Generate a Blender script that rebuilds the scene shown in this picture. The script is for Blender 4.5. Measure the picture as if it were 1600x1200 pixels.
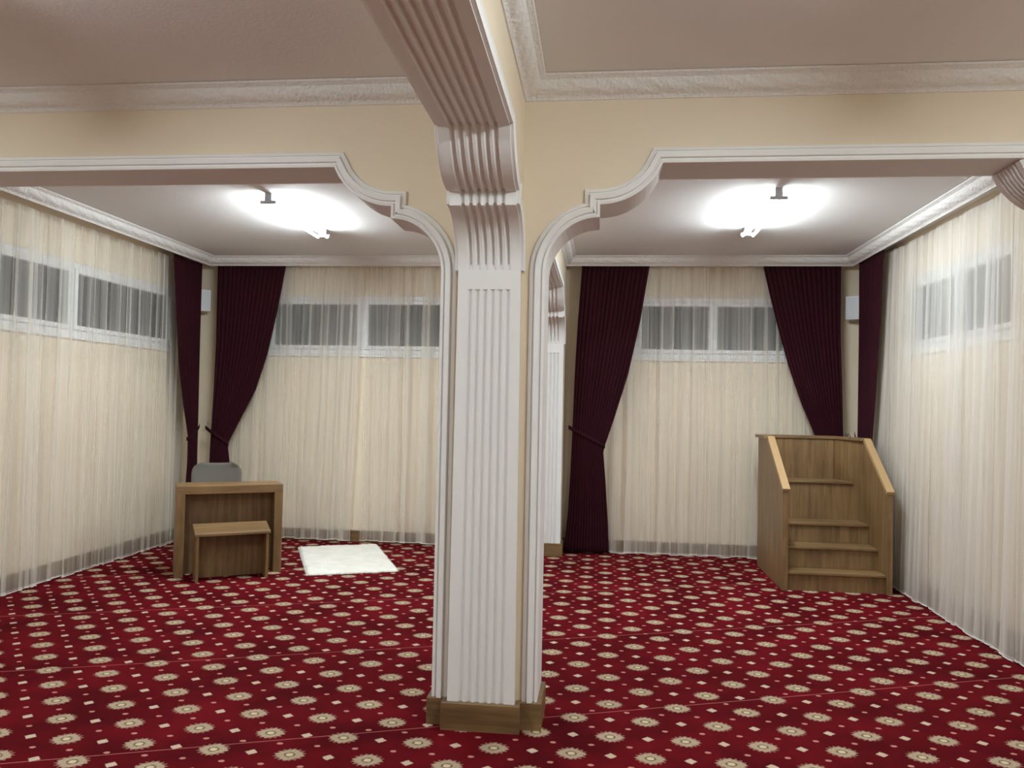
import bpy, bmesh, math, random
from mathutils import Vector, Matrix

for o in list(bpy.data.objects):
    bpy.data.objects.remove(o)
S = bpy.context.scene
COL = S.collection
PI = math.pi

# ------------------------------------------------------------------ camera
cd = bpy.data.cameras.new('camera')
cam = bpy.data.objects.new('camera', cd)
COL.objects.link(cam)
cd.sensor_width = 36
cd.lens = 28.097
cd.clip_start = 0.05
RM = Matrix(((0.993699, -0.016994, 0.11079), (0.110274, -0.028793, -0.993484), (0.020074, 0.999441, -0.026737)))
cam.matrix_world = Matrix.Translation((0, 0, 1.5)) @ RM.to_4x4()
S.camera = cam

# ------------------------------------------------------------------ world (dusk outside the windows) and exposure
w = bpy.data.worlds.new('outside')
S.world = w
w.use_nodes = True
w.node_tree.nodes['Background'].inputs[0].default_value = (0.55, 0.6, 0.62, 1)
w.node_tree.nodes['Background'].inputs[1].default_value = 0.07
S.view_settings.view_transform = 'Standard'
S.view_settings.look = 'None'
S.view_settings.gamma = 1
S.view_settings.exposure = 0.0
w.cycles.sampling_method = 'NONE'
S.cycles.use_guiding = True
S.cycles.use_surface_guiding = True
S.cycles.sample_clamp_indirect = 5
S.cycles.max_bounces = 10
S.cycles.diffuse_bounces = 6
S.cycles.transparent_max_bounces = 24
TUBE_W = 33.0          # radiant power of each of the three emitting faces of a light

# ------------------------------------------------------------------ room numbers (metres)
XL, XR, YB, YF = -4.50, 2.66, 8.42, -1.6      # wall planes
ZC = 3.04                                     # ceiling
YW, YT = 3.745, 4.0                           # arched wall, front and rear face
JL, JR = -0.767, -0.271                       # pillar jambs
AX0, AX1 = -0.675, -0.381                     # arm (beam) sides
ZS = 2.64                                     # soffit height
YP = 3.70                                     # front of the fluted pilaster
YQ = 8.06                                     # front of the rear pilaster
LAMP_X = (-2.48, 1.20)

# ------------------------------------------------------------------ node helpers
def mat(name):
    m = bpy.data.materials.new(name)
    m.use_nodes = True
    nt = m.node_tree
    b = nt.nodes['Principled BSDF']
    return m, nt, b

def nd(nt, typ, **kw):
    n = nt.nodes.new(typ)
    for k, v in kw.items():
        if k.startswith('i_'):
            key = k[2:]
            key = int(key) if key.isdigit() else key.replace('_', ' ')
            n.inputs[key].default_value = v
        else:
            setattr(n, k, v)
    return n

class V:
    """tiny expression wrapper around math nodes"""
    def __init__(s, nt, sock): s.nt, s.s = nt, sock
    def _op(s, op, o=None, o2=None):
        n = s.nt.nodes.new('ShaderNodeMath'); n.operation = op
        s.nt.links.new(s.s, n.inputs[0])
        for i, q in ((1, o), (2, o2)):
            if q is None: continue
            if isinstance(q, V): s.nt.links.new(q.s, n.inputs[i])
            else: n.inputs[i].default_value = q
        return V(s.nt, n.outputs[0])
    def __add__(s, o): return s._op('ADD', o)
    def __sub__(s, o): return s._op('SUBTRACT', o)
    def __mul__(s, o): return s._op('MULTIPLY', o)
    def __truediv__(s, o): return s._op('DIVIDE', o)
    def f(s, op, o=None, o2=None): return s._op(op, o, o2)

def step(v, edge, soft):
    """1 where v < edge"""
    n = v.nt.nodes.new('ShaderNodeMapRange'); n.clamp = True
    n.interpolation_type = 'SMOOTHSTEP'
    v.nt.links.new(v.s, n.inputs[0])
    n.inputs[3].default_value = 1; n.inputs[4].default_value = 0
    if isinstance(edge, V):
        d = v - edge
        v.nt.links.new(d.s, n.inputs[0]); edge = 0
    n.inputs[1].default_value = edge - soft; n.inputs[2].default_value = edge + soft
    return V(v.nt, n.outputs[0])

def mixc(nt, fac, a, b):
    n = nt.nodes.new('ShaderNodeMix'); n.data_type = 'RGBA'
    if isinstance(fac, V): nt.links.new(fac.s, n.inputs[0])
    else: n.inputs[0].default_value = fac
    for i, q in ((6, a), (7, b)):
        if isinstance(q, tuple): n.inputs[i].default_value = (*q, 1)
        else: nt.links.new(q, n.inputs[i])
    return n.outputs[2]

def objco(nt, scale=(1, 1, 1)):
    tc = nt.nodes.new('ShaderNodeTexCoord')
    mp = nd(nt, 'ShaderNodeMapping')
    mp.inputs['Scale'].default_value = scale
    nt.links.new(tc.outputs['Object'], mp.inputs[0])
    return mp.outputs[0]

def noise(nt, vec, scale, detail=3, rough=.5):
    n = nd(nt, 'ShaderNodeTexNoise')
    n.inputs['Scale'].default_value = scale
    n.inputs['Detail'].default_value = detail
    n.inputs['Roughness'].default_value = rough
    nt.links.new(vec, n.inputs['Vector'])
    return V(nt, n.outputs[0])

def bump(nt, b, v, strength, dist=.01):
    n = nd(nt, 'ShaderNodeBump')
    n.inputs['Strength'].default_value = strength
    n.inputs['Distance'].default_value = dist
    nt.links.new(v.s, n.inputs['Height'])
    nt.links.new(n.outputs[0], b.inputs['Normal'])

def plaster(name, col, rough=.75, var=.06, bs=.15, spec=.3):
    m, nt, b = mat(name)
    co = objco(nt)
    big = noise(nt, co, 1.7, 3)
    fine = noise(nt, co, 60, 4)
    dark = tuple(c * (1 - var) for c in col)
    nt.links.new(mixc(nt, big, dark, col), b.inputs['Base Color'])
    b.inputs['Roughness'].default_value = rough
    b.inputs['Specular IOR Level'].default_value = spec
    if bs > 0: bump(nt, b, fine + big * 2.0, bs, .004 if bs < .5 else .014)
    return m

M = {}
M['cream'] = plaster('cream wall paint', (.80, .70, .545), .7)
M['white'] = plaster('white plaster', (.83, .825, .81), .6, .03, 0, .25)
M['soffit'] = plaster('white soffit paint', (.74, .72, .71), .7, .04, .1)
M['ceiling'] = plaster('ceiling paint', (.80, .785, .775), .85, .05, .25)
M['cornice'] = plaster('moulded plaster', (.83, .81, .785), .6, .06, .7)

def oak(name, light=1.0, axis='Z', rough=.45):
    m, nt, b = mat(name)
    sc = {'Z': (26, 26, 1.6), 'X': (1.6, 26, 26), 'Y': (26, 1.6, 26)}[axis]
    co = objco(nt, sc)
    g = noise(nt, co, 1.0, 6, .62)
    co2 = objco(nt, tuple(s * 5 for s in sc))
    g2 = noise(nt, co2, 1.0, 3, .6)
    co3 = objco(nt, (2.2, 2.2, 2.2))
    g3 = noise(nt, co3, 1.3, 2)
    f = (g * 1.5 + g2 * .35 + g3 * .5) - .68
    cr = nt.nodes.new('ShaderNodeValToRGB')
    nt.links.new(f.s, cr.inputs[0])
    e = cr.color_ramp.elements
    e[0].position = .25; e[1].position = .8
    e[0].color = (.154 * light, .088 * light, .037 * light, 1)
    e[1].color = (.298 * light, .182 * light, .080 * light, 1)
    nt.links.new(cr.outputs[0], b.inputs['Base Color'])
    b.inputs['Roughness'].default_value = rough
    bump(nt, b, g2 + g, .12, .002)
    return m
M['oak'] = oak('oak veneer')
M['oakx'] = oak('oak veneer, grain across', 1.0, 'X')
M['oaky'] = oak('oak veneer, grain along', 1.0, 'Y')
M['oak_light'] = None
M['oak_base'] = oak('oak skirting', .8, 'X', .4)
M['oak_basey'] = oak('oak skirting side', .8, 'Y', .4)

# --- carpet
def carpet():
    m, nt, b = mat('red medallion carpet')
    tc = nt.nodes.new('ShaderNodeTexCoord')
    # slight wobble as in woven pile
    sx = nt.nodes.new('ShaderNodeSeparateXYZ')
    nt.links.new(tc.outputs['Object'], sx.inputs[0])
    X, Y = V(nt, sx.outputs[0]), V(nt, sx.outputs[1])
    co = tc.outputs['Object']
    a, c = .1693, .2013
    x = X - .068; y = Y - 4.115
    def wrap(v, per, off):
        # distance-from-lattice coordinate in [-per/2, per/2]
        n = (v - off) / per
        fr = n - n.f('ROUND')
        return fr * per
    def cell(off):
        return wrap(x, 2 * a, off * a), wrap(y, 2 * c, off * c)
    x1, y1 = cell(0); x2, y2 = cell(1)
    r1 = (x1 * x1 + y1 * y1).f('SQRT'); r2 = (x2 * x2 + y2 * y2).f('SQRT')
    pick = r1.f('LESS_THAN', r2)
    inv = pick * -1.0 + 1.0
    mx = (x1 * pick + x2 * inv) * .98; my = y1 * pick + y2 * inv
    r = (mx * mx + my * my).f('SQRT')
    th = my.f('ARCTAN2', mx)
    jit = noise(nt, co, 130, 3, .65) * .020 - .010
    # medallion outline: twelve scallops, stronger on the four axes
    R = (th * 12.0).f('COSINE') * .0030 + (th * 4.0).f('COSINE') * .0050 + (th * 2.0).f('COSINE') * .0030 + .0515
    med = step(r + jit, R, .0025)
    fringe_r = (th * 16.0 + 1.0).f('COSINE') * .007 + .0585 + (th * 2.0).f('COSINE') * .003
    fringe = step(r + jit, fringe_r, .002) - med
    ring = step(r, .0235, .0018) - step(r, .0160, .0018)
    ringgap = (th * 2.0).f('COSINE').f('ABSOLUTE')
    ring = ring * (ringgap * .6 + .4)
    petals = ((th * 8.0).f('SINE').f('ABSOLUTE')).f('LESS_THAN', .35) * (step(r, .047, .002) - step(r, .029, .002))
    # diamonds : odd points of the lattice
    def cell2(ox, oy):
        return wrap(x, 2 * a, ox * a), wrap(y, 2 * c, oy * c)
    dx1, dy1 = cell2(1, 0); dx2, dy2 = cell2(0, 1)
    def dia(dx, dy):
        s = dx.f('ABSOLUTE') * .95 + dy.f('ABSOLUTE') * .95
        blob = (dx * dx + dy * dy).f('SQRT')
        return (s * .95 + blob * .12)
    D = dia(dx1, dy1).f('MINIMUM', dia(dx2, dy2)) + jit
    dmask = step(D, .0275, .002)
    dcen = step(D, .0150, .003)
    # small ovals at the middle of every cell
    ox, oy = wrap(x, a, .5 * a), wrap(y, c, .5 * c)
    osm = step((ox * ox * .75 + oy * oy * 1.3).f('SQRT') + jit * .5, .0118, .0015)
    # thin prayer lines crossing the carpet at an angle
    ln = (Y - X * .39 - 3.985)
    lf = wrap(ln, 1.315, 0).f('ABSOLUTE')
    line = step(lf, .0036, .0012)
    big = noise(nt, co, 2.3, 3, .6)
    cr = nt.nodes.new('ShaderNodeValToRGB')
    nt.links.new(big.s, cr.inputs[0])
    cr.color_ramp.elements[0].position = .35; cr.color_ramp.elements[1].position = .68
    cr.color_ramp.elements[0].color = (.074, .0038, .0062, 1)
    cr.color_ramp.elements[1].color = (.142, .0058, .0100, 1)
    col = cr.outputs[0]
    col = mixc(nt, line * .65, col, (.50, .16, .15))
    col = mixc(nt, fringe * .6, col, (.36, .20, .15))
    col = mixc(nt, osm * .9, col, (.56, .25, .20))
    col = mixc(nt, dmask, col, (.56, .41, .32))
    col = mixc(nt, dcen * .7, col, (.56, .46, .30))
    mot = step(noise(nt, co, 150, 2, .6), .47, .05)
    col = mixc(nt, med, col, (.45, .34, .235))
    col = mixc(nt, med * mot * .5, col, (.20, .14, .08))
    col = mixc(nt, petals * .35, col, (.58, .49, .35))
    col = mixc(nt, ring * .92, col, (.085, .06, .035))
    cen = step(r, .0150, .0015)
    col = mixc(nt, cen, col, (.60, .49, .31))
    dot = step(r, .0055, .001)
    nt.links.new(col, b.inputs['Base Color'])
    b.inputs['Roughness'].default_value = .95
    b.inputs['Specular IOR Level'].default_value = .03
    fine = noise(nt, co, 420, 2, .7)
    bump(nt, b, fine + med * .6, .5, .004)
    return m
M['carpet'] = carpet()

def velvet():
    m, nt, b = mat('burgundy satin')
    co = objco(nt)
    n = noise(nt, co, 3, 2)
    nt.links.new(mixc(nt, n, (.021, .0030, .0062), (.036, .0044, .0092)), b.inputs['Base Color'])
    b.inputs['Roughness'].default_value = .8
    b.inputs['Specular IOR Level'].default_value = .12
    b.inputs['Sheen Weight'].default_value = .03
    b.inputs['Sheen Tint'].default_value = (.6, .5, .8, 1)
    bump(nt, b, noise(nt, objco(nt, (300, 300, 20)), 1, 2), .2, .001)
    return m
M['velvet'] = velvet()

def tulle(name, opac, col=(.95, .93, .885)):
    m, nt, b = mat(name)
    nt.nodes.remove(b)
    out = nt.nodes['Material Output']
    uv = nt.nodes.new('ShaderNodeUVMap'); uv.uv_map = 'UVMap'
    mp = nd(nt, 'ShaderNodeMapping'); mp.inputs['Scale'].default_value = (15, .12, 1)
    nt.links.new(uv.outputs[0], mp.inputs[0])
    n = noise(nt, mp.outputs[0], 1, 3, .6)
    sx = nt.nodes.new('ShaderNodeSeparateXYZ'); nt.links.new(uv.outputs[0], sx.inputs[0])
    hem = step(V(nt, sx.outputs[1]), .030, .002)
    fac = (n - .5) * 1.15 + opac
    fac = (fac + hem * .22).f('MINIMUM', .93).f('MAXIMUM', .16)
    dif = nd(nt, 'ShaderNodeBsdfDiffuse'); dif.inputs[0].default_value = (*col, 1)
    trl = nd(nt, 'ShaderNodeBsdfTranslucent'); trl.inputs[0].default_value = (*col, 1)
    m1 = nd(nt, 'ShaderNodeMixShader'); m1.inputs[0].default_value = .48
    nt.links.new(dif.outputs[0], m1.inputs[1]); nt.links.new(trl.outputs[0], m1.inputs[2])
    tr = nd(nt, 'ShaderNodeBsdfTransparent')
    m2 = nd(nt, 'ShaderNodeMixShader')
    nt.links.new(fac.s, m2.inputs[0])
    nt.links.new(tr.outputs[0], m2.inputs[1]); nt.links.new(m1.outputs[0], m2.inputs[2])
    nt.links.new(m2.outputs[0], out.inputs[0])
    return m
M['tulle'] = tulle('white tulle', .38)
M['tulle_dense'] = tulle('white tulle, denser weave', .64, (.95, .93, .90))
M['hem'] = plaster('white hem tape', (.85, .83, .80), .8)

def simple(name, col, rough=.5, metal=0, spec=.5):
    m, nt, b = mat(name)
    co = objco(nt)
    n = noise(nt, co, 25, 3)
    nt.links.new(mixc(nt, n, tuple(c * .93 for c in col), col), b.inputs['Base Color'])
    b.inputs['Roughness'].default_value = rough
    b.inputs['Metallic'].default_value = metal
    b.inputs['Specular IOR Level'].default_value = spec
    return m
M['oak_light'] = simple('pale oak edging', (.46, .30, .145), .45)
M['pvc'] = simple('white window plastic', (.80, .82, .83), .35)
M['speaker'] = simple('white plastic casing', (.80, .82, .85), .5)
M['grille'] = simple('pale grey speaker cloth', (.68, .70, .74), .9)
M['metal'] = simple('chromed metal', (.6, .6, .6), .3, 1)
M['greyplastic'] = simple('grey painted steel', (.5, .52, .56), .5)
M['strap'] = M['velvet']
M['black'] = simple('black metal', (.02, .02, .02), .5)

def fabric_grey():
    m, nt, b = mat('grey chair fabric')
    co = objco(nt, (1, 1, 1))
    f = noise(nt, co, 240, 2)
    nt.links.new(mixc(nt, f, (.125, .112, .098), (.18, .162, .142)), b.inputs['Base Color'])
    b.inputs['Roughness'].default_value = .9
    bump(nt, b, f, .3, .002)
    return m
M['fabric_grey'] = fabric_grey()

def fur():
    m, nt, b = mat('white fur')
    co = objco(nt)
    n = noise(nt, co, 7, 4, .6)
    f = noise(nt, co, 60, 3)
    c = mixc(nt, n, (.70, .66, .56), (.97, .965, .93))
    nt.links.new(c, b.inputs['Base Color'])
    b.inputs['Roughness'].default_value = .95
    b.inputs['Specular IOR Level'].default_value = .1
    bump(nt, b, f, .5, .006)
    return m
M['fur'] = fur()

def glass():
    m, nt, b = mat('window glass')
    nt.nodes.remove(b)
    out = nt.nodes['Material Output']
    tr = nd(nt, 'ShaderNodeBsdfTransparent'); tr.inputs[0].default_value = (.8, .84, .84, 1)
    gl = nd(nt, 'ShaderNodeBsdfGlossy'); gl.inputs['Roughness'].default_value = .03
    fr = nd(nt, 'ShaderNodeFresnel'); fr.inputs[0].default_value = 1.5
    mx = nd(nt, 'ShaderNodeMixShader')
    nt.links.new(fr.outputs[0], mx.inputs[0])
    nt.links.new(tr.outputs[0], mx.inputs[1]); nt.links.new(gl.outputs[0], mx.inputs[2])
    nt.links.new(mx.outputs[0], out.inputs[0])
    return m
M['glass'] = glass()

def emit():
    m, nt, b = mat('lit fluorescent tube')
    b.inputs['Base Color'].default_value = (.9, .9, .9, 1)
    b.inputs['Emission Color'].default_value = (.84, .94, 1.0, 1)
    b.inputs['Emission Strength'].default_value = 14.0
    m.cycles.emission_sampling = 'NONE'
    return m
M['tube'] = emit()

# ------------------------------------------------------------------ mesh helpers
def tag(o, label=None, cat=None, group=None, kind=None):
    if label: o['label'] = label
    if cat: o['category'] = cat
    if group: o['group'] = group
    if kind: o['kind'] = kind
    return o

def obj(name, bm, mats, parent=None, smooth=False, loc=None, angle=None, recalc=True):
    if recalc:
        bmesh.ops.recalc_face_normals(bm, faces=bm.faces)
    me = bpy.data.meshes.new(name)
    bm.to_mesh(me); bm.free()
    for m in (mats if isinstance(mats, (list, tuple)) else [mats]):
        me.materials.append(m)
    if smooth:
        for p in me.polygons: p.use_smooth = True
        if angle is not None:
            me.set_sharp_from_angle(angle=angle)
    o = bpy.data.objects.new(name, me)
    COL.objects.link(o)
    if parent is not None: o.parent = parent
    if loc is not None: o.location = loc
    return o

def empty(name, loc, rz=0.0):
    o = bpy.data.objects.new(name, None)
    o.empty_display_size = .1
    COL.objects.link(o)
    o.location = loc; o.rotation_euler = (0, 0, rz)
    return o

def B():
    return bmesh.new()

def box(bm, x0, x1, y0, y1, z0, z1, bevel=0.0, mi=0):
    vs = [bm.verts.new((x, y, z)) for x in (x0, x1) for y in (y0, y1) for z in (z0, z1)]
    idx = [(0, 1, 3, 2), (4, 6, 7, 5), (0, 4, 5, 1), (2, 3, 7, 6), (0, 2, 6, 4), (1, 5, 7, 3)]
    fs = [bm.faces.new([vs[i] for i in f]) for f in idx]
    for f in fs: f.material_index = mi
    if bevel > 0:
        es = list({e for f in fs for e in f.edges})
        bmesh.ops.bevel(bm, geom=es, offset=bevel, segments=2, affect='EDGES', profile=.5)
    return bm

def prism(bm, pts, a0, a1, axis, mi=0):
    """polygon pts (u,v) extruded from a0 to a1 along axis. axis X: (u,v)=(y,z); Y: (x,z); Z: (x,y)"""
    def P(u, v, a):
        return {'X': (a, u, v), 'Y': (u, a, v), 'Z': (u, v, a)}[axis]
    A = [bm.verts.new(P(u, v, a0)) for u, v in pts]
    C = [bm.verts.new(P(u, v, a1)) for u, v in pts]
    f1 = bm.faces.new(A); f2 = bm.faces.new(C[::-1])
    n = len(pts)
    for i in range(n):
        j = (i + 1) % n
        bm.faces.new((A[i], C[i], C[j], A[j])).material_index = mi
    f1.material_index = mi; f2.material_index = mi
    f1.normal_update(); f2.normal_update()
    bmesh.ops.triangulate(bm, faces=[f1, f2], ngon_method='EAR_CLIP')
    return bm

def tube(bm, pts, r, n=8, cap=True):
    rings = []
    for i, p in enumerate(pts):
        p = Vector(p)
        a = Vector(pts[max(i - 1, 0)]); b = Vector(pts[min(i + 1, len(pts) - 1)])
        t = (b - a).normalized()
        ref = Vector((0, 0, 1)) if abs(t.z) < .9 else Vector((1, 0, 0))
        u = t.cross(ref).normalized(); v = t.cross(u)
        rr = r[i] if isinstance(r, (list, tuple)) else r
        rings.append([bm.verts.new(p + (u * math.cos(2 * PI * k / n) + v * math.sin(2 * PI * k / n)) * rr) for k in range(n)])
    for A, C in zip(rings, rings[1:]):
        for k in range(n):
            bm.faces.new((A[k], A[(k + 1) % n], C[(k + 1) % n], C[k]))
    if cap:
        bm.faces.new(rings[0][::-1]); bm.faces.new(rings[-1])
    return bm

def miters(path, closed=False):
    n = len(path); N = []
    def seg(i, j):
        dx, dy = path[j][0] - path[i][0], path[j][1] - path[i][1]
        L = math.hypot(dx, dy); return (-dy / L, dx / L)
    for i in range(n):
        if closed:
            a = seg((i - 1) % n, i); b = seg(i, (i + 1) % n)
        else:
            a = seg(i - 1, i) if i > 0 else seg(0, 1)
            b = seg(i, i + 1) if i < n - 1 else seg(n - 2, n - 1)
        d = 1 + a[0] * b[0] + a[1] * b[1]
        d = max(d, .3)
        N.append(((a[0] + b[0]) / d, (a[1] + b[1]) / d))
    return N

def sweep(bm, path, prof, fn, sign=1, closed=False, capends=True):
    """prof: list of (offset along path normal, out) or callable(i)->list; fn(u,v,out)->xyz"""
    N = miters(path, closed)
    rows = []
    for i, (p, nn) in enumerate(zip(path, N)):
        pr = prof(i) if callable(prof) else prof
        rows.append([bm.verts.new(fn(p[0] + nn[0] * a * sign, p[1] + nn[1] * a * sign, b)) for a, b in pr])
    m = len(rows)
    for i in range(m if closed else m - 1):
        A, C = rows[i], rows[(i + 1) % m]
        for k in range(len(A) - 1):
            bm.faces.new((A[k], A[k + 1], C[k + 1], C[k]))
    if capends and not closed:
        for r in (rows[0], rows[-1]):
            try: bm.faces.new(r)
            except Exception: pass
    return bm

# ------------------------------------------------------------------ arch profile: distance from the jamb, height
COVE_A, COVE_B, Z0 = .252, .258, 2.130
STEP0, STEP1 = 2.388, 2.448
OV = .288; OVH = ZS - STEP1
OR = (OV * OV + OVH * OVH) / (2 * OVH)
REACH = COVE_A + OV

def arch_curve(nc=14, no=12):
    pts = []
    for i in range(nc + 1):
        t = i / nc * PI / 2
        pts.append((COVE_A * (1 - math.cos(t)), Z0 + COVE_B * math.sin(t)))
    for i in range(no + 1):
        u = OV * i / no
        pts.append((COVE_A + u, STEP1 + OR - math.sqrt(OR * OR - u * u)))
    return pts

def wall_rects(name, axis, c0, c1, u0, u1, z0, z1, holes, m):
    """solid wall slab between planes c0,c1 with rectangular holes; axis = wall normal axis"""
    us = sorted({u0, u1, *[h[0] for h in holes], *[h[1] for h in holes]})
    zs = sorted({z0, z1, *[h[2] for h in holes], *[h[3] for h in holes]})
    bm = B()
    def hole(a, b, c, d):
        mu, mz = (a + b) / 2, (c + d) / 2
        return any(h[0] < mu < h[1] and h[2] < mz < h[3] for h in holes)
    def P(c, u, z): return (c, u, z) if axis == 'X' else (u, c, z)
    cache = {}
    def vv(c, u, z):
        k = (c, round(u, 5), round(z, 5))
        if k not in cache: cache[k] = bm.verts.new(P(c, u, z))
        return cache[k]
    nu, nz = len(us) - 1, len(zs) - 1
    solid = [[not hole(us[i], us[i + 1], zs[j], zs[j + 1]) for j in range(nz)] for i in range(nu)]
    def at(i, j): return 0 <= i < nu and 0 <= j < nz and solid[i][j]
    for i in range(nu):
        for j in range(nz):
            if not solid[i][j]: continue
            a, b, c, d = us[i], us[i + 1], zs[j], zs[j + 1]
            for cc in (c0, c1):
                bm.faces.new([vv(cc, a, c), vv(cc, b, c), vv(cc, b, d), vv(cc, a, d)])
            for (ii, jj, e) in ((i - 1, j, ((a, c), (a, d))), (i + 1, j, ((b, c), (b, d))), (i, j - 1, ((a, c), (b, c))), (i, j + 1, ((a, d), (b, d)))):
                if not at(ii, jj):
                    (p, q), (r, s) = e
                    bm.faces.new([vv(c0, p, q), vv(c0, r, s), vv(c1, r, s), vv(c1, p, q)])
    o = obj(name, bm, m)
    return tag(o, kind='structure')

# ------------------------------------------------------------------ room shell
bm = B(); box(bm, XL - .2, XR + .2, YF - .2, YB + .2, -.1, 0)
tag(obj('floor', bm, M['carpet']), kind='structure')
bm = B(); box(bm, XL - .2, XR + .2, YF - .2, YB + .2, ZC, ZC + .12)
tag(obj('ceiling', bm, M['ceiling']), kind='structure')

WZ0, WZ1 = 2.02, 2.655
WIN_BACK = [(-3.66, -1.50, WZ0, WZ1), (.33, 1.93, WZ0, WZ1)]
WIN_LEFT = [(4.72, 7.98, WZ0, WZ1)]
WIN_RIGHT = [(5.45, 7.20, WZ0, WZ1)]
wall_rects('wall_back', 'Y', YB, YB + .2, XL, XR, 0, ZC, WIN_BACK, M['cream'])
wall_rects('wall_left', 'X', XL - .2, XL, YF, YB, 0, ZC, WIN_LEFT, M['cream'])
wall_rects('wall_right', 'X', XR, XR + .2, YF, YB, 0, ZC, WIN_RIGHT, M['cream'])
wall_rects('wall_front', 'Y', YF - .2, YF, XL, XR, 0, ZC, [], M['cream'])

# ---- arched wall across the room
JLL, JRR = -4.17, 2.385
ac = arch_curve()
def arch_pts(j, s):        # s=+1 opening towards +x
    return [(j + s * u, z) for u, z in ac]
outline = [(XL, 0), (JLL, 0)] + arch_pts(JLL, 1) + arch_pts(JL, -1)[::-1] + arch_pts(JR, 1) + arch_pts(JRR, -1)[::-1] + [(JRR, 0), (XR, 0), (XR, ZC), (XL, ZC)]
bm = B(); prism(bm, outline, YW, YT, 'Y')
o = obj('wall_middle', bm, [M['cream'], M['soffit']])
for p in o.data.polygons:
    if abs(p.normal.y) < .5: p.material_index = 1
tag(o, kind='structure')

# ---- beams running along the room (near and far of the pillar)
def arm_outline(yp, d, yend):
    """d=-1: bracket reaches towards -y from plane yp; beam goes on to yend"""
    return [(yp + d * u, z) for u, z in ac] + [(yend, ZS), (yend, ZC), (yp - d * .3, ZC), (yp - d * .3, Z0)]
def beam(name, pts):
    bm = B(); prism(bm, pts, AX0, AX1, 'X')
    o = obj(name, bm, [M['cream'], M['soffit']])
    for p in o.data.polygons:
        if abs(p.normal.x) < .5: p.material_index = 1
    return tag(o, kind='structure')
beam('wall_beam_near', [(YW, ZS), (YF, ZS), (YF, ZC), (YW, ZC)])
YPB = YT + .045
beam('wall_beam_far', [(YT, ZS), (YB, ZS), (YB, ZC), (YT, ZC)])
def bracket_core(parent, yp, d, yend, org):
    pts = [(yp + d * u, z) for u, z in ac] + [(yend, ZS), (yend, Z0)]
    bm = B(); prism(bm, pts, AX0, AX1, 'X')
    o = obj('bracket_core', bm, M['cream'], parent)
    for v in o.data.vertices: v.co -= org

# ------------------------------------------------------------------ fluted plaster facing
NFL, PITCH, GW, GD, TH = 6, .0355, .025, .015, .018
def flute_profile(x0, x1, t):
    mid = (x0 + x1) / 2; k = (x1 - x0) / .294
    pr = [(0, x0), (TH, x0)]
    for i in range(NFL):
        c = mid + (i - (NFL - 1) / 2) * PITCH * k
        for s, dd in ((-1, 0), (-.42, 1), (.42, 1), (1, 0)):
            pr.append((TH - GD * t * dd, c + s * GW / 2 * k))
    pr += [(TH, x1), (0, x1)]
    return pr

def fluted(name, path, ts, sign, parent, fn=None, xs=None, m='white'):
    bm = B()
    xs = xs or [(AX0, AX1)] * len(path)
    fn = fn or (lambda y, z, x: (x, y, z))
    sweep(bm, path, lambda i: flute_profile(xs[i][0], xs[i][1], ts[i]), fn, sign)
    return obj(name, bm, M[m], parent, smooth=True, angle=math.radians(20))

def shaft_path(yp, zb=.02):
    pts = [(yp, zb), (yp, 1.1), (yp, 2.030), (yp, 2.036), (yp, 2.040), (yp, Z0)]
    ts = [.8, .8, .8, .6, 0, 0]
    xs = []
    for y, z in pts:
        k = 1 - z / 2.13
        xs.append((AX0 - .010 * k, AX1 + .012 * k))
    return pts, ts, xs
def bracket_path(yp, d):
    c = [(yp + d * u, z) for u, z in ac]
    ts = [0] + [min(1, .35 + i * .65) if i > 0 else 0 for i in range(1, len(c))]
    return c, ts

# ------------------------------------------------------------------ the pillar
pil = empty('fluted_pillar', ((JL + JR) / 2, (YW + YT) / 2, 0))
tag(pil, 'white fluted square pillar carrying the arches in the middle of the room', 'pillar')
PO = Vector(pil.location)
def rel(o, r):
    for v in o.data.vertices: v.co -= r
    return o
plan = [(JL, YW), (AX0, YW), (AX0, YP), (AX1, YP), (AX1, YW), (JR, YW), (JR, YT), (AX1, YT), (AX1, YPB), (AX0, YPB), (AX0, YT), (JL, YT)]
bm = B(); prism(bm, plan, 0, Z0, 'Z')
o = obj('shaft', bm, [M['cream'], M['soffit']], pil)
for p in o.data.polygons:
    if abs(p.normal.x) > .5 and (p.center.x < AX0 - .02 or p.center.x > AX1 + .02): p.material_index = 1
rel(o, PO)
bracket_core(pil, YP, -1, YW, PO); bracket_core(pil, YPB, 1, YT, PO)
pp, tt, xx = shaft_path(YP)
o = fluted('fluted_panel', pp, tt, 1, pil, xs=xx); rel(o, PO)
cp, ct = bracket_path(YP, -1)
o = fluted('bracket', cp, ct, 1, pil); rel(o, PO)
pp2, tt2, xx2 = shaft_path(YPB)
o = fluted('fluted_panel', pp2, tt2, -1, pil, xs=xx2); rel(o, PO)
cp2, ct2 = bracket_path(YPB, 1)
o = fluted('bracket', cp2, ct2, -1, pil); rel(o, PO)
# skirting round the pillar
BT, BH = .022, .128
bm = B()
sk = [(0, 0), (BT, 0), (BT, BH - .006), (BT - .005, BH), (0, BH)]
pl2 = [(JL, YW), (AX0 - .014, YW), (AX0 - .014, YP - .010), (AX1 + .014, YP - .010), (AX1 + .014, YW), (JR, YW), (JR, YT), (AX1, YT), (AX1, YPB + .01), (AX0, YPB + .01), (AX0, YT), (JL, YT)]
sweep(bm, pl2, sk + [(0, 0)], lambda u, v, b: (u, v, b), -1, closed=True)
o = obj('skirting', bm, M['oak_base'], pil); rel(o, PO)

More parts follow.
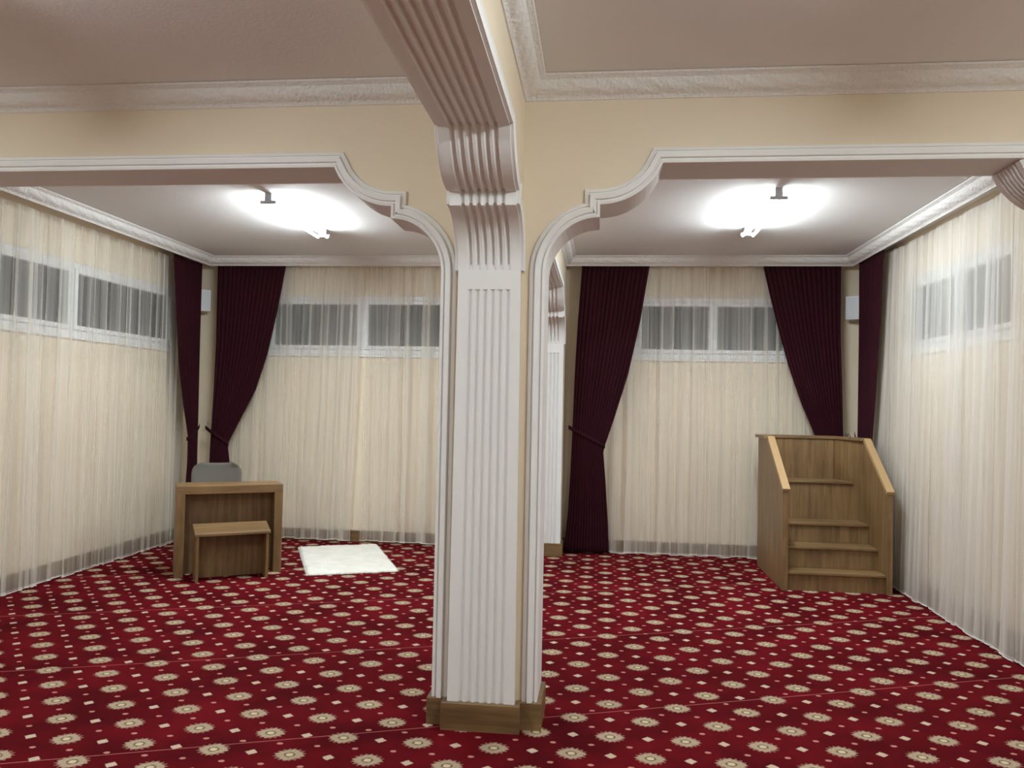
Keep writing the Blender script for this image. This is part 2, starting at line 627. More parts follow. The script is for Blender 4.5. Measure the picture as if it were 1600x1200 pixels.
# ---- pilaster on the back wall
pil2 = empty('fluted_pilaster', ((AX0 + AX1) / 2, YB - .17, 0))
tag(pil2, 'white fluted pilaster against the back wall beside the left drape of the right bay', 'pillar')
PO2 = Vector(pil2.location)
bm = B(); box(bm, AX0, AX1, YQ, YB - .002, 0, Z0)
o = obj('shaft', bm, M['cream'], pil2); rel(o, PO2)
bracket_core(pil2, YQ, -1, YB - .002, PO2)
pq, tq, xq = shaft_path(YQ)
o = fluted('fluted_panel', pq, tq, 1, pil2, xs=[(AX0, AX1)] * len(pq)); rel(o, PO2)
cq, cqt = bracket_path(YQ, -1)
o = fluted('bracket', cq, cqt, 1, pil2); rel(o, PO2)
bm = B(); sweep(bm, [(AX0, YB - .002), (AX0, YQ - .012), (AX1, YQ - .012), (AX1, YB - .002)], sk, lambda u, v, b: (u, v, b), -1)
o = obj('skirting', bm, M['oak_base'], pil2); rel(o, PO2)

# ---- fluted soffits under the two beams and the fluted face on the right pier
def struct_fl(name, path, ts, sign, **k):
    o = fluted(name, path, ts, sign, None, **k); return tag(o, kind='structure')
struct_fl('trim_1', [(YP - REACH, ZS), (1.5, ZS), (YF, ZS)], [1, 1, 1], 1)
struct_fl('trim_2', [(YPB + REACH, ZS), (6, ZS), (YQ - REACH, ZS)], [1, 1, 1], -1)
rp = [(JRR, .02), (JRR, 2.03), (JRR, 2.04)] + [(JRR - u, z) for u, z in ac]
rt = [1, 1, 0, 0] + [1] * (len(ac) - 1)
struct_fl('trim_3', rp, rt, 1, fn=lambda x, z, b: (x, b, z), xs=[(YW, YT)] * len(rp), m='soffit')

# ------------------------------------------------------------------ arch mouldings
MOULD = [(0, 0), (0, .014), (.012, .018), (.014, .010), (.020, .010), (.024, .022), (.046, .026), (.049, .013), (.055, .011), (.057, .017), (.071, .012), (.074, .003), (.074, 0)]
def arch_mould(name, jl, jr, yf, out):
    path = [(jl, .125)] + [(jl + u, z) for u, z in ac] + [(jr - u, z) for u, z in ac][::-1] + [(jr, .125)]
    bm = B()
    sweep(bm, path, MOULD, lambda x, z, b: (x, yf + out * b, z), 1)
    o = obj(name, bm, M['white'], None, smooth=True, angle=math.radians(30))
    return tag(o, kind='structure')
arch_mould('trim_4', JLL, JL, YW, -1)
arch_mould('trim_5', JR, JRR, YW, -1)
arch_mould('trim_6', JLL, JL, YT, 1)
arch_mould('trim_7', JR, JRR, YT, 1)
# narrow mouldings along both sides of the beams
NM = [(-.010, 0), (-.010, .014), (.006, .019), (.016, .012), (.024, .012), (.033, .018), (.044, .012), (.047, 0)]
def beam_mould(name, path, sgn):
    bm = B()
    for x, out in ((AX1, 1), (AX0, -1)):
        sweep(bm, path, NM, lambda y, z, b: (x + out * b, y, z), sgn)
    o = obj(name, bm, M['white'], None, smooth=True, angle=math.radians(30))
    return tag(o, kind='structure')
beam_mould('trim_8', [(YP - u, z) for u, z in ac] + [(YF, ZS)], -1)
beam_mould('trim_9', [(YPB + u, z) for u, z in ac] + [(YQ - u, z) for u, z in ac][::-1], 1)

# ------------------------------------------------------------------ ceiling cornices with leaf relief
def cornice(name, corners):
    """corners counter-clockwise, inside of the bay to the left"""
    base = []
    # a = distance into the room, z
    base += [(.0, 2.945), (.007, 2.945), (.010, 2.953), (.016, 2.957)]
    nn = 9
    for i in range(nn + 1):
        t = i / nn
        a = .018 + .058 * t + .012 * math.sin(PI * t)
        z = 2.960 + .058 * t - .014 * math.sin(PI * t) * .6
        base.append((a, z))
    base += [(.083, 3.020), (.088, 3.026), (.100, 3.029), (.104, ZC - .002), (.0, ZC - .002)]
    N = miters(corners, True)
    bm = B(); rows = []
    n = len(corners); s0 = 0
    for e in range(n):
        c1, c2 = corners[e], corners[(e + 1) % n]; n1, n2 = N[e], N[(e + 1) % n]
        L = math.hypot(c2[0] - c1[0], c2[1] - c1[1])
        k = max(2, int(L / .016))
        for i in range(k):
            t = i / k; s = t * L
            row = []
            edge = min(1, min(s, L - s) / .12)
            for j, (a, z) in enumerate(base):
                h = 0
                if 4 <= j <= 13:
                    q = (j - 4) / 9
                    env = math.sin(PI * min(1, max(0, q))) ** .6
                    ph = 2 * PI * s / .19
                    leaf = math.sin(ph + 4.2 * q) * math.sin(ph * 2.0 - 5 * q + .7)
                    curl = math.cos(ph * 3 + 7 * math.sin(PI * q))
                    h = env * (.0042 * leaf + .0026 * curl) * edge
                aa = a + h * .7; zz = z - h * .7
                x = (c1[0] + n1[0] * aa) * (1 - t) + (c2[0] + n2[0] * aa) * t
                y = (c1[1] + n1[1] * aa) * (1 - t) + (c2[1] + n2[1] * aa) * t
                row.append(bm.verts.new((x, y, zz)))
            rows.append(row)
    m = len(rows)
    for i in range(m):
        A, C = rows[i], rows[(i + 1) % m]
        for q in range(len(A)):
            q2 = (q + 1) % len(A)
            bm.faces.new((A[q], A[q2], C[q2], C[q]))
    o = obj(name, bm, M['cornice'], None, smooth=True, angle=math.radians(40))
    return tag(o, kind='structure')
CXL, CXR, CYB = -4.232, 2.464, 8.205
cornice('trim_10', [(CXL, YT), (AX0, YT), (AX0, CYB), (CXL, CYB)])
cornice('trim_11', [(AX1, YT), (CXR, YT), (CXR, CYB), (AX1, CYB)])
cornice('trim_12', [(XL, .3), (AX0, .3), (AX0, YW), (XL, YW)])
cornice('trim_13', [(AX1, .3), (XR, .3), (XR, YW), (AX1, YW)])

# ------------------------------------------------------------------ skirting boards
def skirt(name, path, sg, m):
    bm = B(); sweep(bm, path, [(0, .0), (.018, .0), (.018, .115), (.013, .122), (0, .122)], lambda u, v, b: (u, v, b), sg)
    return tag(obj(name, bm, m), kind='structure')
skirt('baseboard_back', [(XL, YB), (AX0 - .03, YB)], -1, M['oak_base'])
skirt('baseboard_back', [(AX1 + .03, YB), (XR, YB)], -1, M['oak_base'])
skirt('baseboard_left', [(XL, YT), (XL, YB - .02)], -1, M['oak_basey'])
skirt('baseboard_right', [(XR, YT), (XR, YB - .02)], 1, M['oak_basey'])

# ------------------------------------------------------------------ windows
def window(name, axis, plane, inward, u0, u1, splits, handles=()):
    """plane = inner wall face; frame sits just inside the reveal. splits: sash ranges"""
    root = empty(name, (plane, (u0 + u1) / 2, WZ0) if axis == 'X' else ((u0 + u1) / 2, plane, WZ0))
    tag(root, kind='structure')
    R0 = Vector(root.location)
    def bx(bm, a, b, d0, d1, z0, z1, bev=.004):
        p0, p1 = sorted((plane + inward * d0, plane + inward * d1))
        if axis == 'X': box(bm, p0, p1, a, b, z0, z1, bev)
        else: box(bm, a, b, p0, p1, z0, z1, bev)
    bm = B()
    g = .001
    bx(bm, u0 + g, u0 + .05, -.075, -.004, WZ0 + g, WZ1 - g)
    bx(bm, u1 - .05, u1 - g, -.075, -.004, WZ0 + g, WZ1 - g)
    bx(bm, u0 + .05, u1 - .05, -.075, -.004, WZ0 + g, WZ0 + .05)
    bx(bm, u0 + .05, u1 - .05, -.075, -.004, WZ1 - .05, WZ1 - g)
    for (a, b), (c, d) in zip(splits, splits[1:]):
        bx(bm, b - .002, c + .002, -.075, -.004, WZ0 + .05, WZ1 - .05)
    # narrow inner sill
    bx(bm, u0 - .03, u1 + .03, .001, .022, WZ0 - .028, WZ0 - .001, .003)
    fr = obj('window_frame', bm, M['pvc'], root); rel(fr, R0)
    for k, (a, b) in enumerate(splits):
        bm = B(); s = .042
        z0, z1 = WZ0 + .052, WZ1 - .052
        a += .002; b -= .002
        bx(bm, a, a + s, -.068, .008, z0, z1, .006)
        bx(bm, b - s, b, -.068, .008, z0, z1, .006)
        bx(bm, a + s, b - s, -.068, .008, z0, z0 + s, .006)
        bx(bm, a + s, b - s, -.068, .008, z1 - s, z1, .006)
        sa = obj('sash', bm, M['pvc'], root); rel(sa, R0)
        bm = B(); bx(bm, a + s, b - s, -.040, -.036, z0 + s, z1 - s, 0)
        pa = obj('pane', bm, M['glass'], sa); rel(pa, R0)
        if k in handles:
            bm = B()
            um = a + .02
            bx(bm, um - .012, um + .012, .008, .020, 2.31, 2.37, .004)
            bx(bm, um - .009, um + .009, .020, .052, 2.335, 2.355, .004)
            bx(bm, um - .011, um + .011, .042, .055, 2.24, 2.365, .005)
            ha = obj('window_handle', bm, M['pvc'], sa); rel(ha, R0)
    return root
window('window_1', 'Y', YB, -1, -3.66, -1.50, [(-3.62, -2.60), (-2.56, -1.54)])
window('window_2', 'Y', YB, -1, .33, 1.93, [(.37, 1.14), (1.12 + .02, 1.89)], handles=(0,))
window('window_3', 'X', XL, 1, 4.72, 7.98, [(4.76, 6.33), (6.37, 7.94)])
window('window_4', 'X', XR, -1, 5.45, 7.20, [(5.49, 6.30), (6.34, 7.16)])

# ------------------------------------------------------------------ tulle curtains
def tulle_curtain(name, axis, c, u0, u1, top, bot, seed, m, label, amp=.024, lean=0.0, ratio=1.0, gather=None, grp=None, per=.085):
    """real pleated cloth: plan curve folds back over itself. axis = wall normal."""
    rnd = random.Random(seed)
    W = u1 - u0
    nf = int(W / per)
    # irregular folds
    widths = [rnd.uniform(.45, 1.65) for _ in range(nf)]
    tot = sum(widths); widths = [x / tot * W for x in widths]
    K = 14
    S_, ph = [], []
    pos = 0; length = 0
    for f, wd in enumerate(widths):
        over = rnd.choice([.15, .6, .9, 1.2, 1.5]) * wd * .36 * ratio
        amp_f = amp * rnd.uniform(.35, 1.0)
        for k in range(K):
            t = k / K
            S_.append((pos + wd * t, over, amp_f, t, f, length + wd * t * 1.7))
        pos += wd; length += wd * 1.7
    S_.append((W, 0, 0, 0, nf, length))
    drift = [rnd.uniform(-.012, .012) for _ in range(nf + 1)]
    NZ = 22
    bm = B(); uvl = bm.loops.layers.uv.new('UVMap')
    grid = []; H = top - bot
    for r in range(NZ + 1):
        v = (r / NZ)
        z = bot + H * v
        lo = 1 - v            # 1 at the bottom
        row = []
        for (p, over, af, t, f, ln) in S_:
            s2 = math.sin(2 * PI * t)
            u = p - over * s2 * (.75 + .25 * lo) + drift[f] * math.sin(PI * t) * lo * 1.5
            u += .006 * math.sin(3.1 * z + f * 1.7) * math.sin(PI * t)
            d = af * .42 * math.cos(2 * PI * t) * (.55 + .45 * lo) + amp * .25 * math.sin(f * 1.3 + z * 1.1)
            if gather: u = gather(u / W, v) * W
            d += lean * lo
            uu = min(max(u0 + u, u0 - .01), u1 + .01)
            zz = z + (.006 * math.sin(f * 2.1) * lo if r == 0 else 0)
            co = (c + d, uu, zz) if axis == 'X' else (uu, c + d, zz)
            row.append((bm.verts.new(co), ln, zz))
        grid.append(row)
    for r in range(NZ):
        for i in range(len(S_) - 1):
            q = [grid[r][i], grid[r][i + 1], grid[r + 1][i + 1], grid[r + 1][i]]
            f = bm.faces.new([x[0] for x in q])
            f.smooth = True
            for lp, x in zip(f.loops, q): lp[uvl].uv = (x[1], x[2])
    root = obj(name, bm, m, None, recalc=False)
    tag(root, label, 'curtain', grp)
    # hem cord along the bottom edge
    bm = B()
    pts = [x[0] for x in []]
    cos = []
    me = root.data
    for i in range(len(S_)):
        cos.append(me.vertices[i].co.copy())
    tube(bm, [(q.x, q.y, q.z) for q in cos], .0035, 5)
    obj('hem', bm, M['hem'], root, smooth=True)
    return root

TT, TB = 2.955, .012
tulle_curtain('tulle_curtain', 'Y', 8.325, -4.08, -2.55, TT, .03, 3, M['tulle'],
              'sheer white tulle curtain on the back wall between desk and fur rug',
              gather=lambda u, v: u * (1 - .045 * (1 - v) * (.3 + u)) if u > .5 else u * (1 - .036 * (1 - v)))
tulle_curtain('tulle_curtain', 'Y', 8.315, -2.53, -.73, TT, .03, 8, M['tulle'],
              'sheer white tulle curtain on the back wall, right of the split behind the rug')
tulle_curtain('tulle_curtain', 'Y', 8.325, -.02, 2.15, TT, TB, 11, M['tulle'],
              'sheer white tulle curtain on the back wall of the right bay, beside the wooden pulpit')
tulle_curtain('tulle_curtain', 'X', -4.40, 4.25, 8.02, TT, TB, 21, M['tulle'],
              'long sheer white tulle curtain along the left wall, in front of its wide window', amp=.030, per=.095)
tulle_curtain('tulle_curtain', 'X', 2.58, 4.25, 7.84, TT, TB, 34, M['tulle_dense'],
              'long bright white tulle curtain along the right wall, beside the wooden pulpit', amp=.034, lean=-.060, per=.10, ratio=1.15)

# ------------------------------------------------------------------ burgundy drapes
def interp(tab, z):
    tab = sorted(tab)
    if z <= tab[0][0]: return tab[0][1]
    for (a, b), (c, d) in zip(tab, tab[1:]):
        if z <= c:
            t = (z - a) / (c - a) if c > a else 0
            return b + (d - b) * t
    return tab[-1][1]

def drape(axis, c, Lt, Rt, top, bot, ztie, side, hook, label, seed, nf=15, inward=-1):
    """side = +1 hook beyond the right edge, -1 beyond the left; tie dips towards the far edge"""
    rnd = random.Random(seed)
    K = 8
    offs = [rnd.uniform(-.25, .25) for _ in range(nf + 1)]
    amps = [rnd.uniform(.55, 1.0) for _ in range(nf + 1)]
    NZ = 46
    def P(u, d, z): return (c + d, u, z) if axis == 'X' else (u, c + d, z)
    bm = B(); grid = []
    n = nf * K
    for r in range(NZ + 1):
        z = top + (bot - top) * r / NZ
        L, Rr = interp(Lt, z), interp(Rt, z)
        wd = abs(Rr - L)
        tight = max(0, 1 - abs(z - ztie) / .45)
        row = []
        for i in range(n + 1):
            f = i / K; t = i / n
            fi = int(min(f, nf - 1))
            k = math.sin(2 * PI * f + offs[fi] * 2)
            a = amps[fi] * (.011 + .006 * (1 - z / top)) * (1 - .35 * tight)
            d = a * k
            uu = L + (Rr - L) * (t + .25 / nf * math.cos(2 * PI * f) * (0 if i in (0, n) else 1) * .5)
            bulge = -.018 * math.sin(PI * t) * tight * -inward
            row.append(bm.verts.new(P(uu, d * 1.0 + bulge, z)))
        grid.append(row)
    for r in range(NZ):
        for i in range(n):
            bm.faces.new((grid[r][i], grid[r][i + 1], grid[r + 1][i + 1], grid[r + 1][i]))
    bmesh.ops.recalc_face_normals(bm, faces=bm.faces)
    root = obj('drape', bm, M['velvet'], None, smooth=True, recalc=False)
    md = root.modifiers.new('thickness', 'SOLIDIFY'); md.thickness = .003
    tag(root, label, 'curtain')
    # strap: runs from the hook across the cloth to its free edge and back behind
    Lz, Rz = interp(Lt, ztie), interp(Rt, ztie)
    e0, e1 = (Lz, Rz) if side < 0 else (Rz, Lz)
    bm = B()
    hz = hook[1]
    pts = []
    sg = 1 if e1 > e0 else -1
    for i in range(13):
        t = i / 12
        u = hook[0] + (e1 + sg * .006 - hook[0]) * t
        z = hz + (ztie - hz) * t
        d = inward * (.012 + .018 * math.sin(PI * min(1, t * 1.0)) ** .5)
        pts.append((u, d, z))
    for i in range(1, 6):
        t = i / 6
        pts.append((e1 + sg * .006 * math.cos(PI * t), inward * (.008 - .03 * math.sin(PI * t / 2)), ztie))
    rows = []
    for (u, d, z) in pts:
        rows.append([bm.verts.new(P(u, d, z - .020)), bm.verts.new(P(u, d + inward * .003, z)), bm.verts.new(P(u, d, z + .020))])
    for A_, C_ in zip(rows, rows[1:]):
        for k in range(2): bm.faces.new((A_[k], A_[k + 1], C_[k + 1], C_[k]))
    s = obj('tieback', bm, M['strap'], root, smooth=True, recalc=False)
    md = s.modifiers.new('thickness', 'SOLIDIFY'); md.thickness = .003
    return root

def wall_hook(loc, outdir, label):
    """small chrome tieback hook screwed to the wall"""
    root = empty('curtain_hook', loc)
    tag(root, label, 'hook')
    o = Vector(outdir)
    side = o.cross(Vector((0, 0, 1)))
    bm = B(); tube(bm, [(0, 0, 0), tuple(o * .006)], .016, 12)
    obj('wall_plate', bm, M['metal'], root, smooth=True, angle=.6)
    bm = B()
    tube(bm, [tuple(o * .004), tuple(o * .05), tuple(o * .075 + Vector((0, 0, -.006))), tuple(o * .095 + Vector((0, 0, .006))), tuple(o * .098 + Vector((0, 0, .035)))], [.005, .005, .005, .005, .007], 8)
    obj('hook_arm', bm, M['metal'], root, smooth=True)
    return root

DB = .02
# back wall, right bay, left drape
drape('Y', 8.232, [(2.95, -.215), (2.37, -.250), (1.82, -.272), (1.27, -.285), (.86, -.297), (.45, -.315), (.02, -.352)],
      [(2.95, .47), (2.37, .381), (1.83, .268), (1.36, .128), (1.06, .03), (.78, .056), (.32, .091), (.02, .105)],
      2.955, DB, 1.10, -1, (-.325, 1.29), 'burgundy drape tied back beside the rear pilaster, left of the right bay window', 1)
wall_hook((-.345, YB - .001, 1.29), (0, -1, 0), 'small chrome curtain hook on the back wall right of the rear pilaster')
# back wall, left bay, corner drape
drape('Y', 8.232, [(2.95, -4.158), (2.1, -4.154), (1.66, -4.164), (1.26, -4.176), (1.0, -4.182), (.02, -4.21)],
      [(2.95, -3.39), (2.47, -3.471), (1.99, -3.571), (1.6, -3.695), (1.27, -3.865), (1.02, -3.99), (.79, -3.953), (.02, -3.90)],
      2.955, DB, 1.03, -1, (-4.235, 1.20), 'burgundy drape tied back on the back wall in the left corner behind the grey chair', 2)
wall_hook((-4.27, YB - .001, 1.22), (0, -1, 0), 'small curtain hook in the left corner behind the desk')
# left wall, corner drape (axis X)
drape('X', -4.30, [(2.95, 7.585), (2.4, 7.667), (1.85, 7.75), (1.47, 7.854), (1.11, 7.975), (.8, 7.98), (.02, 7.93)],
      [(2.95, 8.165), (1.85, 8.165), (1.15, 8.165), (.02, 8.165)],
      2.955, DB, 1.08, 1, (8.19, 1.22), 'burgundy drape hanging on the left wall in the corner behind the desk', 3, inward=1)
# back wall, right bay, right drape
drape('Y', 8.232, [(2.95, 1.60), (2.63, 1.674), (2.27, 1.765), (1.91, 1.867), (1.55, 1.994), (1.26, 2.118), (1.02, 2.22), (.7, 2.19), (.02, 2.15)],
      [(2.95, 2.35), (2.28, 2.351), (1.74, 2.371), (1.02, 2.392), (.02, 2.40)],
      2.955, DB, 1.02, 1, (2.455, 1.25), 'burgundy drape on the back wall directly above the wooden pulpit', 4)
# right wall, corner drape
drape('X', 2.490, [(2.95, 8.11), (2.26, 8.10), (1.32, 8.10), (.02, 8.14)],
      [(2.95, 7.43), (2.21, 7.53), (1.56, 7.634), (1.21, 7.703), (1.0, 7.76), (.6, 7.72), (.02, 7.68)],
      2.955, DB, 1.05, -1, (8.16, 1.29), 'narrow burgundy drape on the right wall, behind the pulpit corner', 5, nf=9, inward=-1)
wall_hook((2.47, YB - .001, 1.27), (0, -1, 0), 'small curtain hook in the right corner above the pulpit')

# ------------------------------------------------------------------ corner loudspeakers
def loudspeaker(loc, rz, label):
    root = empty('loudspeaker', loc, rz)
    tag(root, label, 'speaker', 'corner loudspeakers')
    bm = B(); box(bm, -.085, .085, -.055, .055, 0, .235, .008)
    obj('casing', bm, M['speaker'], root, smooth=True, angle=.5)
    bm = B(); box(bm, -.070, .070, -.060, -.054, .015, .220, .004)
    obj('grille', bm, M['grille'], root)
    bm = B(); box(bm, -.02, .02, .054, .085, .09, .14, .003)
    obj('bracket', bm, M['black'], root)
    return root
loudspeaker((2.525, 8.315, 2.425), math.radians(-32), 'small white loudspeaker high in the right corner between the two burgundy drapes')
loudspeaker((-4.365, 8.30, 2.462), math.radians(38), 'small white loudspeaker high in the left corner between the two burgundy drapes')

# ------------------------------------------------------------------ ceiling lights
def ceiling_light(x, y0, y1, label, grp, power=TUBE_W):
    yc = (y0 + y1) / 2; L = (y1 - y0)
    root = empty('ceiling_light', (x, yc, ZC))
    tag(root, label, 'ceiling light', grp)
    for s in (-1, 1):
        bm = B(); box(bm, -.026, .026, -.010, .010, -.062, 0, .003)
        obj('mount', bm, M['greyplastic'], root, loc=(0, s * (L / 2), 0))
        bm = B(); box(bm, -.060, .060, -.012, .012, -.014, .010, .004)
        obj('tube_holder', bm, M['greyplastic'], root, loc=(0, s * (L / 2), -.066))
    bm = B(); box(bm, -.009, .009, -L / 2 + .012, L / 2 - .012, -.006, .006, .002)
    obj('spine', bm, M['greyplastic'], root, loc=(0, 0, -.058))
    for s in (-1, 1):
        bm = B(); tube(bm, [(0, -L / 2 + .012, 0), (0, L / 2 - .012, 0)], .013, 8)
        obj('tube', bm, M['tube'], root, loc=(s * .042, 0, -.078), smooth=True, angle=.8)
    # the light the tubes give off: two faces looking down and out, one looking up
    for ry, dx, dz in ((math.radians(42), -.030, -.098), (math.radians(-42), .030, -.098), (PI, 0, -.074)):
        ld = bpy.data.lights.new('tube_glow', 'AREA')
        ld.shape = 'RECTANGLE'; ld.size = .05; ld.size_y = L - .03
        ld.energy = power; ld.color = (.86, .95, .98)
        lo = bpy.data.objects.new('tube_glow', ld); COL.objects.link(lo)
        lo.parent = root; lo.location = (dx, 0, dz); lo.rotation_euler = (0, ry, 0)
    return root
ceiling_light(LAMP_X[0], 5.66, 6.84, 'bare twin tube ceiling light glaring in the left bay', 'tube lights', TUBE_W * 1.2)
ceiling_light(LAMP_X[1], 5.66, 6.84, 'bare twin tube ceiling light glaring in the right bay', 'tube lights', TUBE_W * 1.12)
for yy in (1.3,):
    for x in LAMP_X:
        side = 'left' if x < 0 else 'right'
        where = 'nearer the viewer than the pillar' if yy > 0 else 'behind the viewer'
        ceiling_light(x, yy, yy + 1.18, f'twin tube ceiling light on the {side} side, {where}', 'tube lights')

# ------------------------------------------------------------------ desk
th = math.radians(30.8)
desk = empty('desk', (-3.515, 6.36, 0), th)
tag(desk, 'oak box-shaped desk with recessed front panel in the left bay', 'desk')
DW, DD, DH, DT = .868, .34, .765, .07
def part(name, parent, m, *a, bevel=.003, mi=0):
    bm = B(); box(bm, *a, bevel); return obj(name, bm, M[m], parent)
part('side_panel', desk, 'oak', 0, DT, 0, DD, 0, DH - DT)
part('side_panel', desk, 'oak', DW - DT, DW, 0, DD, 0, DH - DT)
part('desktop', desk, 'oakx', 0, DW, 0, DD, DH - DT, DH)
part('front_panel', desk, 'oak', DT, DW - DT, .15, .17, 0, DH - DT)

# reading stand pushed into the recess of the desk
tb = math.radians(33.0)
st = empty('reading_stand', (-3.262, 6.232, 0), tb)
tag(st, 'small low oak reading stand with sloping top, standing in front of the desk', 'stand')
SW, SD = .578, .205
def slab(name, parent, m, pts, a0, a1, axis='X'):
    bm = B(); prism(bm, pts, a0, a1, axis)
    bmesh.ops.bevel(bm, geom=[e for e in bm.edges if len(e.link_faces) == 2 and e.calc_face_angle() > .5], offset=.002, segments=1, affect='EDGES')
    return obj(name, bm, M[m], parent)
zf, zb = .376, .425
slab('side_panel', st, 'oak', [(0, 0), (SD, 0), (SD, zb), (0, zf)], 0, .024)
slab('side_panel', st, 'oak', [(0, 0), (SD, 0), (SD, zb), (0, zf)], SW - .024, SW)
slab('back_panel', st, 'oak', [(SD - .02, .0), (SD - .001, .0), (SD - .001, zb - .003), (SD - .02, zb - .008)], .0245, SW - .0245)
slab('sloping_top', st, 'oakx', [(-.012, zf - .002), (SD + .012, zb + .004), (SD + .012, zb + .026), (-.012, zf + .020)], -.012, SW + .012)

# ------------------------------------------------------------------ grey chair behind the desk
ch = empty('chair', (-3.62, 7.25, 0), math.radians(24))
tag(ch, 'grey upholstered chair with rounded backrest, behind the oak desk', 'chair')
def shell_panel(w0, w1, h, curve, thick, nx=16, nz=14, corner=.10):
    bm = B(); G = []
    for side in (0, 1):
        g = []
        for j in range(nz + 1):
            v = j / nz
            row = []
            for i in range(nx + 1):
                u = -1 + 2 * i / nx
                hw = (w0 + (w1 - w0) * v)
                z = v * h
                # rounded top corners
                if v > 1 - corner / h:
                    q = (v - (1 - corner / h)) / (corner / h)
                    hw -= corner * (1 - math.sqrt(max(0, 1 - q * q))) * .8
                x = u * hw
                y = -curve * (u * u) + side * thick * (1 - .5 * abs(u) ** 4)
                row.append(bm.verts.new((x, y, z)))
            g.append(row)
        G.append(g)
    for s, g in enumerate(G):
        for j in range(nz):
            for i in range(nx):
                f = (g[j][i], g[j][i + 1], g[j + 1][i + 1], g[j + 1][i])
                bm.faces.new(f if s == 0 else f[::-1])
    a, b = G
    for j in range(nz):
        bm.faces.new((a[j][0], a[j + 1][0], b[j + 1][0], b[j][0])); bm.faces.new((a[j][nx], b[j][nx], b[j + 1][nx], a[j + 1][nx]))
    for i in range(nx):
        bm.faces.new((a[0][i], b[0][i], b[0][i + 1], a[0][i + 1])); bm.faces.new((a[nz][i], a[nz][i + 1], b[nz][i + 1], b[nz][i]))
    return bm
bm = shell_panel(.225, .232, .47, .05, .045, corner=.11)
bmesh.ops.rotate(bm, verts=bm.verts, cent=(0, 0, 0), matrix=Matrix.Rotation(math.radians(-9), 3, 'X'))
obj('backrest', bm, M['fabric_grey'], ch, smooth=True, loc=(0, .20, .415))
bm = B(); box(bm, -.225, .225, -.23, .20, .405, .475, .03)
obj('seat', bm, M['fabric_grey'], ch, smooth=True)
for sx in (-1, 1):
    for sy in (-1, 1):
        bm = B(); tube(bm, [(sx * .17, sy * .16, .405), (sx * .21, sy * .20, 0)], [.015, .010], 10)
        obj('leg', bm, M['black'], ch, smooth=True, angle=.8)

# ------------------------------------------------------------------ pulpit with steps
mb = empty('pulpit', (1.53, 6.925, 0))
tag(mb, 'stepped oak pulpit with sloping handrails in the right bay corner', 'pulpit')
PW, PDp, t_ = .882, 1.075, .045
zf, zt = .825, 1.238
ys = .635
slab('side_panel', mb, 'oak', [(0, 0), (PDp, 0), (PDp, zt), (ys, zt), (0, zf)], 0, t_)
slab('side_panel', mb, 'oak', [(0, 0), (.63, 0), (.63, zt), (.60, zt), (0, zf)], PW - t_, PW)
# handrails (pale edging following the slope)
def rail(name, x0, x1, yt):
    c = .028
    bm = B()
    dy, dz = yt, zt - zf; L = math.hypot(dy, dz); ny, nz = -dz / L, dy / L
    prism(bm, [(-.004, zf), (yt, zt + .0), (yt + ny * c, zt + c), (ny * c - .004, zf + nz * c * 1.02)], x0, x1, 'X')
    return obj(name, bm, M['oak_light'], mb)
rail('handrail', -.006, t_ + .010, ys)
rail('handrail', PW - t_ - .010, PW + .006, .60)
# back panel, angled corner panel
CX = .70
slab('back_panel', mb, 'oak', [(t_, PDp - .03), (CX, PDp - .03), (CX, PDp), (t_, PDp)], 0, zt, 'Z')
slab('corner_panel', mb, 'oak', [(CX + .001, PDp - .03), (PW - .032, .632), (PW, .632), (CX + .012, PDp)], 0, zt, 'Z')
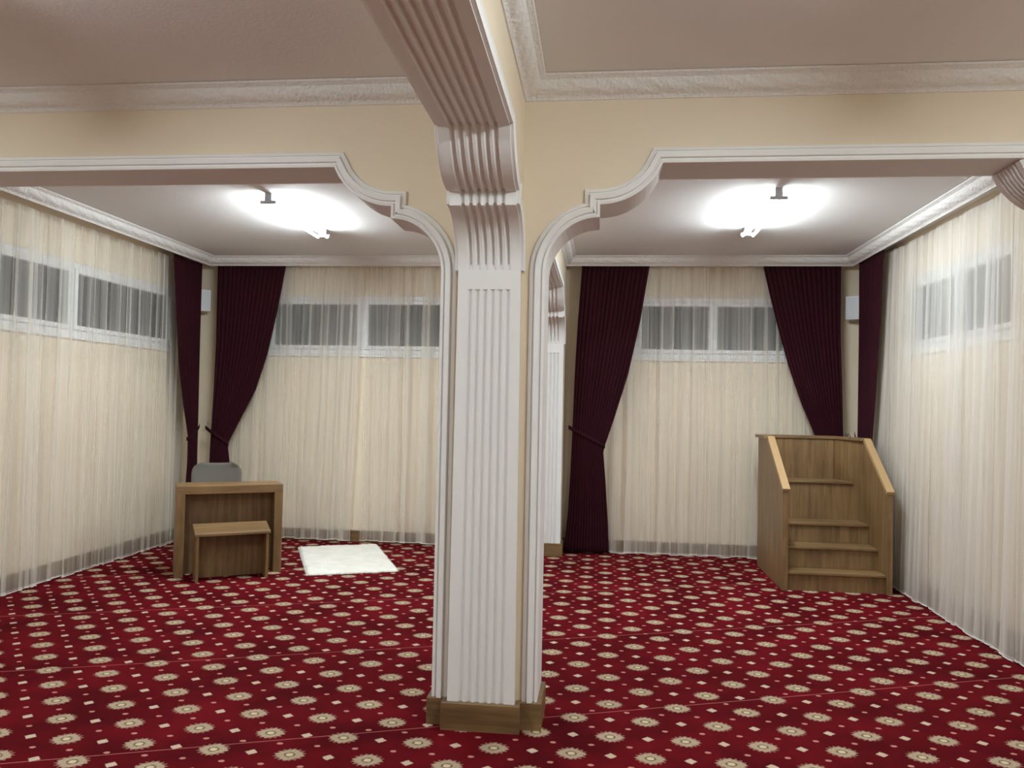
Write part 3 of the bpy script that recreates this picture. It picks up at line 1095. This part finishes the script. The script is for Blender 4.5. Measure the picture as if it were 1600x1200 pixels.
# top rail running round the platform
slab('top_rail', mb, 'oakx', [(-.030, ys + .01), (t_ + .010, ys + .01), (t_ + .010, PDp - .045), (CX - .006, PDp - .045), (PW - t_ - .010, .603), (PW + .006, .603), (CX + .02, PDp + .018), (-.030, PDp + .018)], zt + .001, zt + .030, 'Z')
ix0, ix1 = t_ + .001, PW - t_ - .001
steps = [(.156, .035, .235), (.338, .235, .480), (.510, .480, .765), (.860, .765, 1.04)]
zprev = 0
for k, (z, y0, y1) in enumerate(steps):
    part('riser', mb, 'oak', ix0, ix1, y0, y0 + .018, zprev, z - .022, bevel=0)
    if k < 3:
        part('tread', mb, 'oakx', ix0, ix1, y0 - .020, y1 - .001, z - .021, z, bevel=.003)
    else:
        slab('tread', mb, 'oakx', [(ix0, y0 - .02), (PW - .10, y0 - .02), (CX - .005, PDp - .032), (ix0, PDp - .032)], z - .021, z, 'Z')
    zprev = z + .001

# ------------------------------------------------------------------ white fur rug
def rug():
    o0 = Vector((-2.483, 6.662, 0)); L, Wd = 1.335, .795
    ang = math.radians(24.2)
    rnd = random.Random(5)
    bm = B()
    nx, ny = 100, 160
    from mathutils import noise as mn
    G = []
    for j in range(ny + 1):
        row = []
        for i in range(nx + 1):
            u, v = i / nx, j / ny
            e = min(u, 1 - u, v, 1 - v)
            ex = .008 * mn.noise((u * 30, v * 45, 3)) if e < .02 else 0
            h = .024 * min(1, (e / .03)) ** .5
            h += (.007 * mn.noise((u * 14, v * 22, 0)) + .004 * mn.noise((u * 45, v * 70, 5)) + .003 * rnd.random()) * min(1, e / .02)
            row.append(bm.verts.new((u * Wd + ex, v * L + ex, max(.002, h + .004))))
        G.append(row)
    for j in range(ny):
        for i in range(nx):
            bm.faces.new((G[j][i], G[j][i + 1], G[j + 1][i + 1], G[j + 1][i]))
    # tufts standing out of the pile
    for _ in range(9000):
        u, v = rnd.random(), rnd.random()
        if rnd.random() < .25:
            k = rnd.choice([0, 1, 2, 3])
            if k == 0: u = rnd.uniform(-.002, .02)
            if k == 1: u = 1 - rnd.uniform(-.002, .02)
            if k == 2: v = rnd.uniform(-.001, .012)
            if k == 3: v = 1 - rnd.uniform(-.001, .012)
        x, y = u * Wd, v * L
        a = rnd.uniform(0, 2 * PI); l = rnd.uniform(.010, .020); wv = .0025
        z0 = .014 if min(u, 1 - u, v, 1 - v) > .02 else .004
        dx, dy = math.cos(a), math.sin(a)
        p = [(x - dy * wv, y + dx * wv, z0), (x + dy * wv, y - dx * wv, z0), (x + dx * l * .8, y + dy * l * .8, z0 + l * .9)]
        bm.faces.new([bm.verts.new(q) for q in p])
    o = obj('fur_rug', bm, M['fur'], None, smooth=True, recalc=False)
    o.location = o0; o.rotation_euler = (0, 0, ang)
    tag(o, 'white fluffy rectangular fur rug lying on the red carpet by the back curtain', 'rug')
rug()
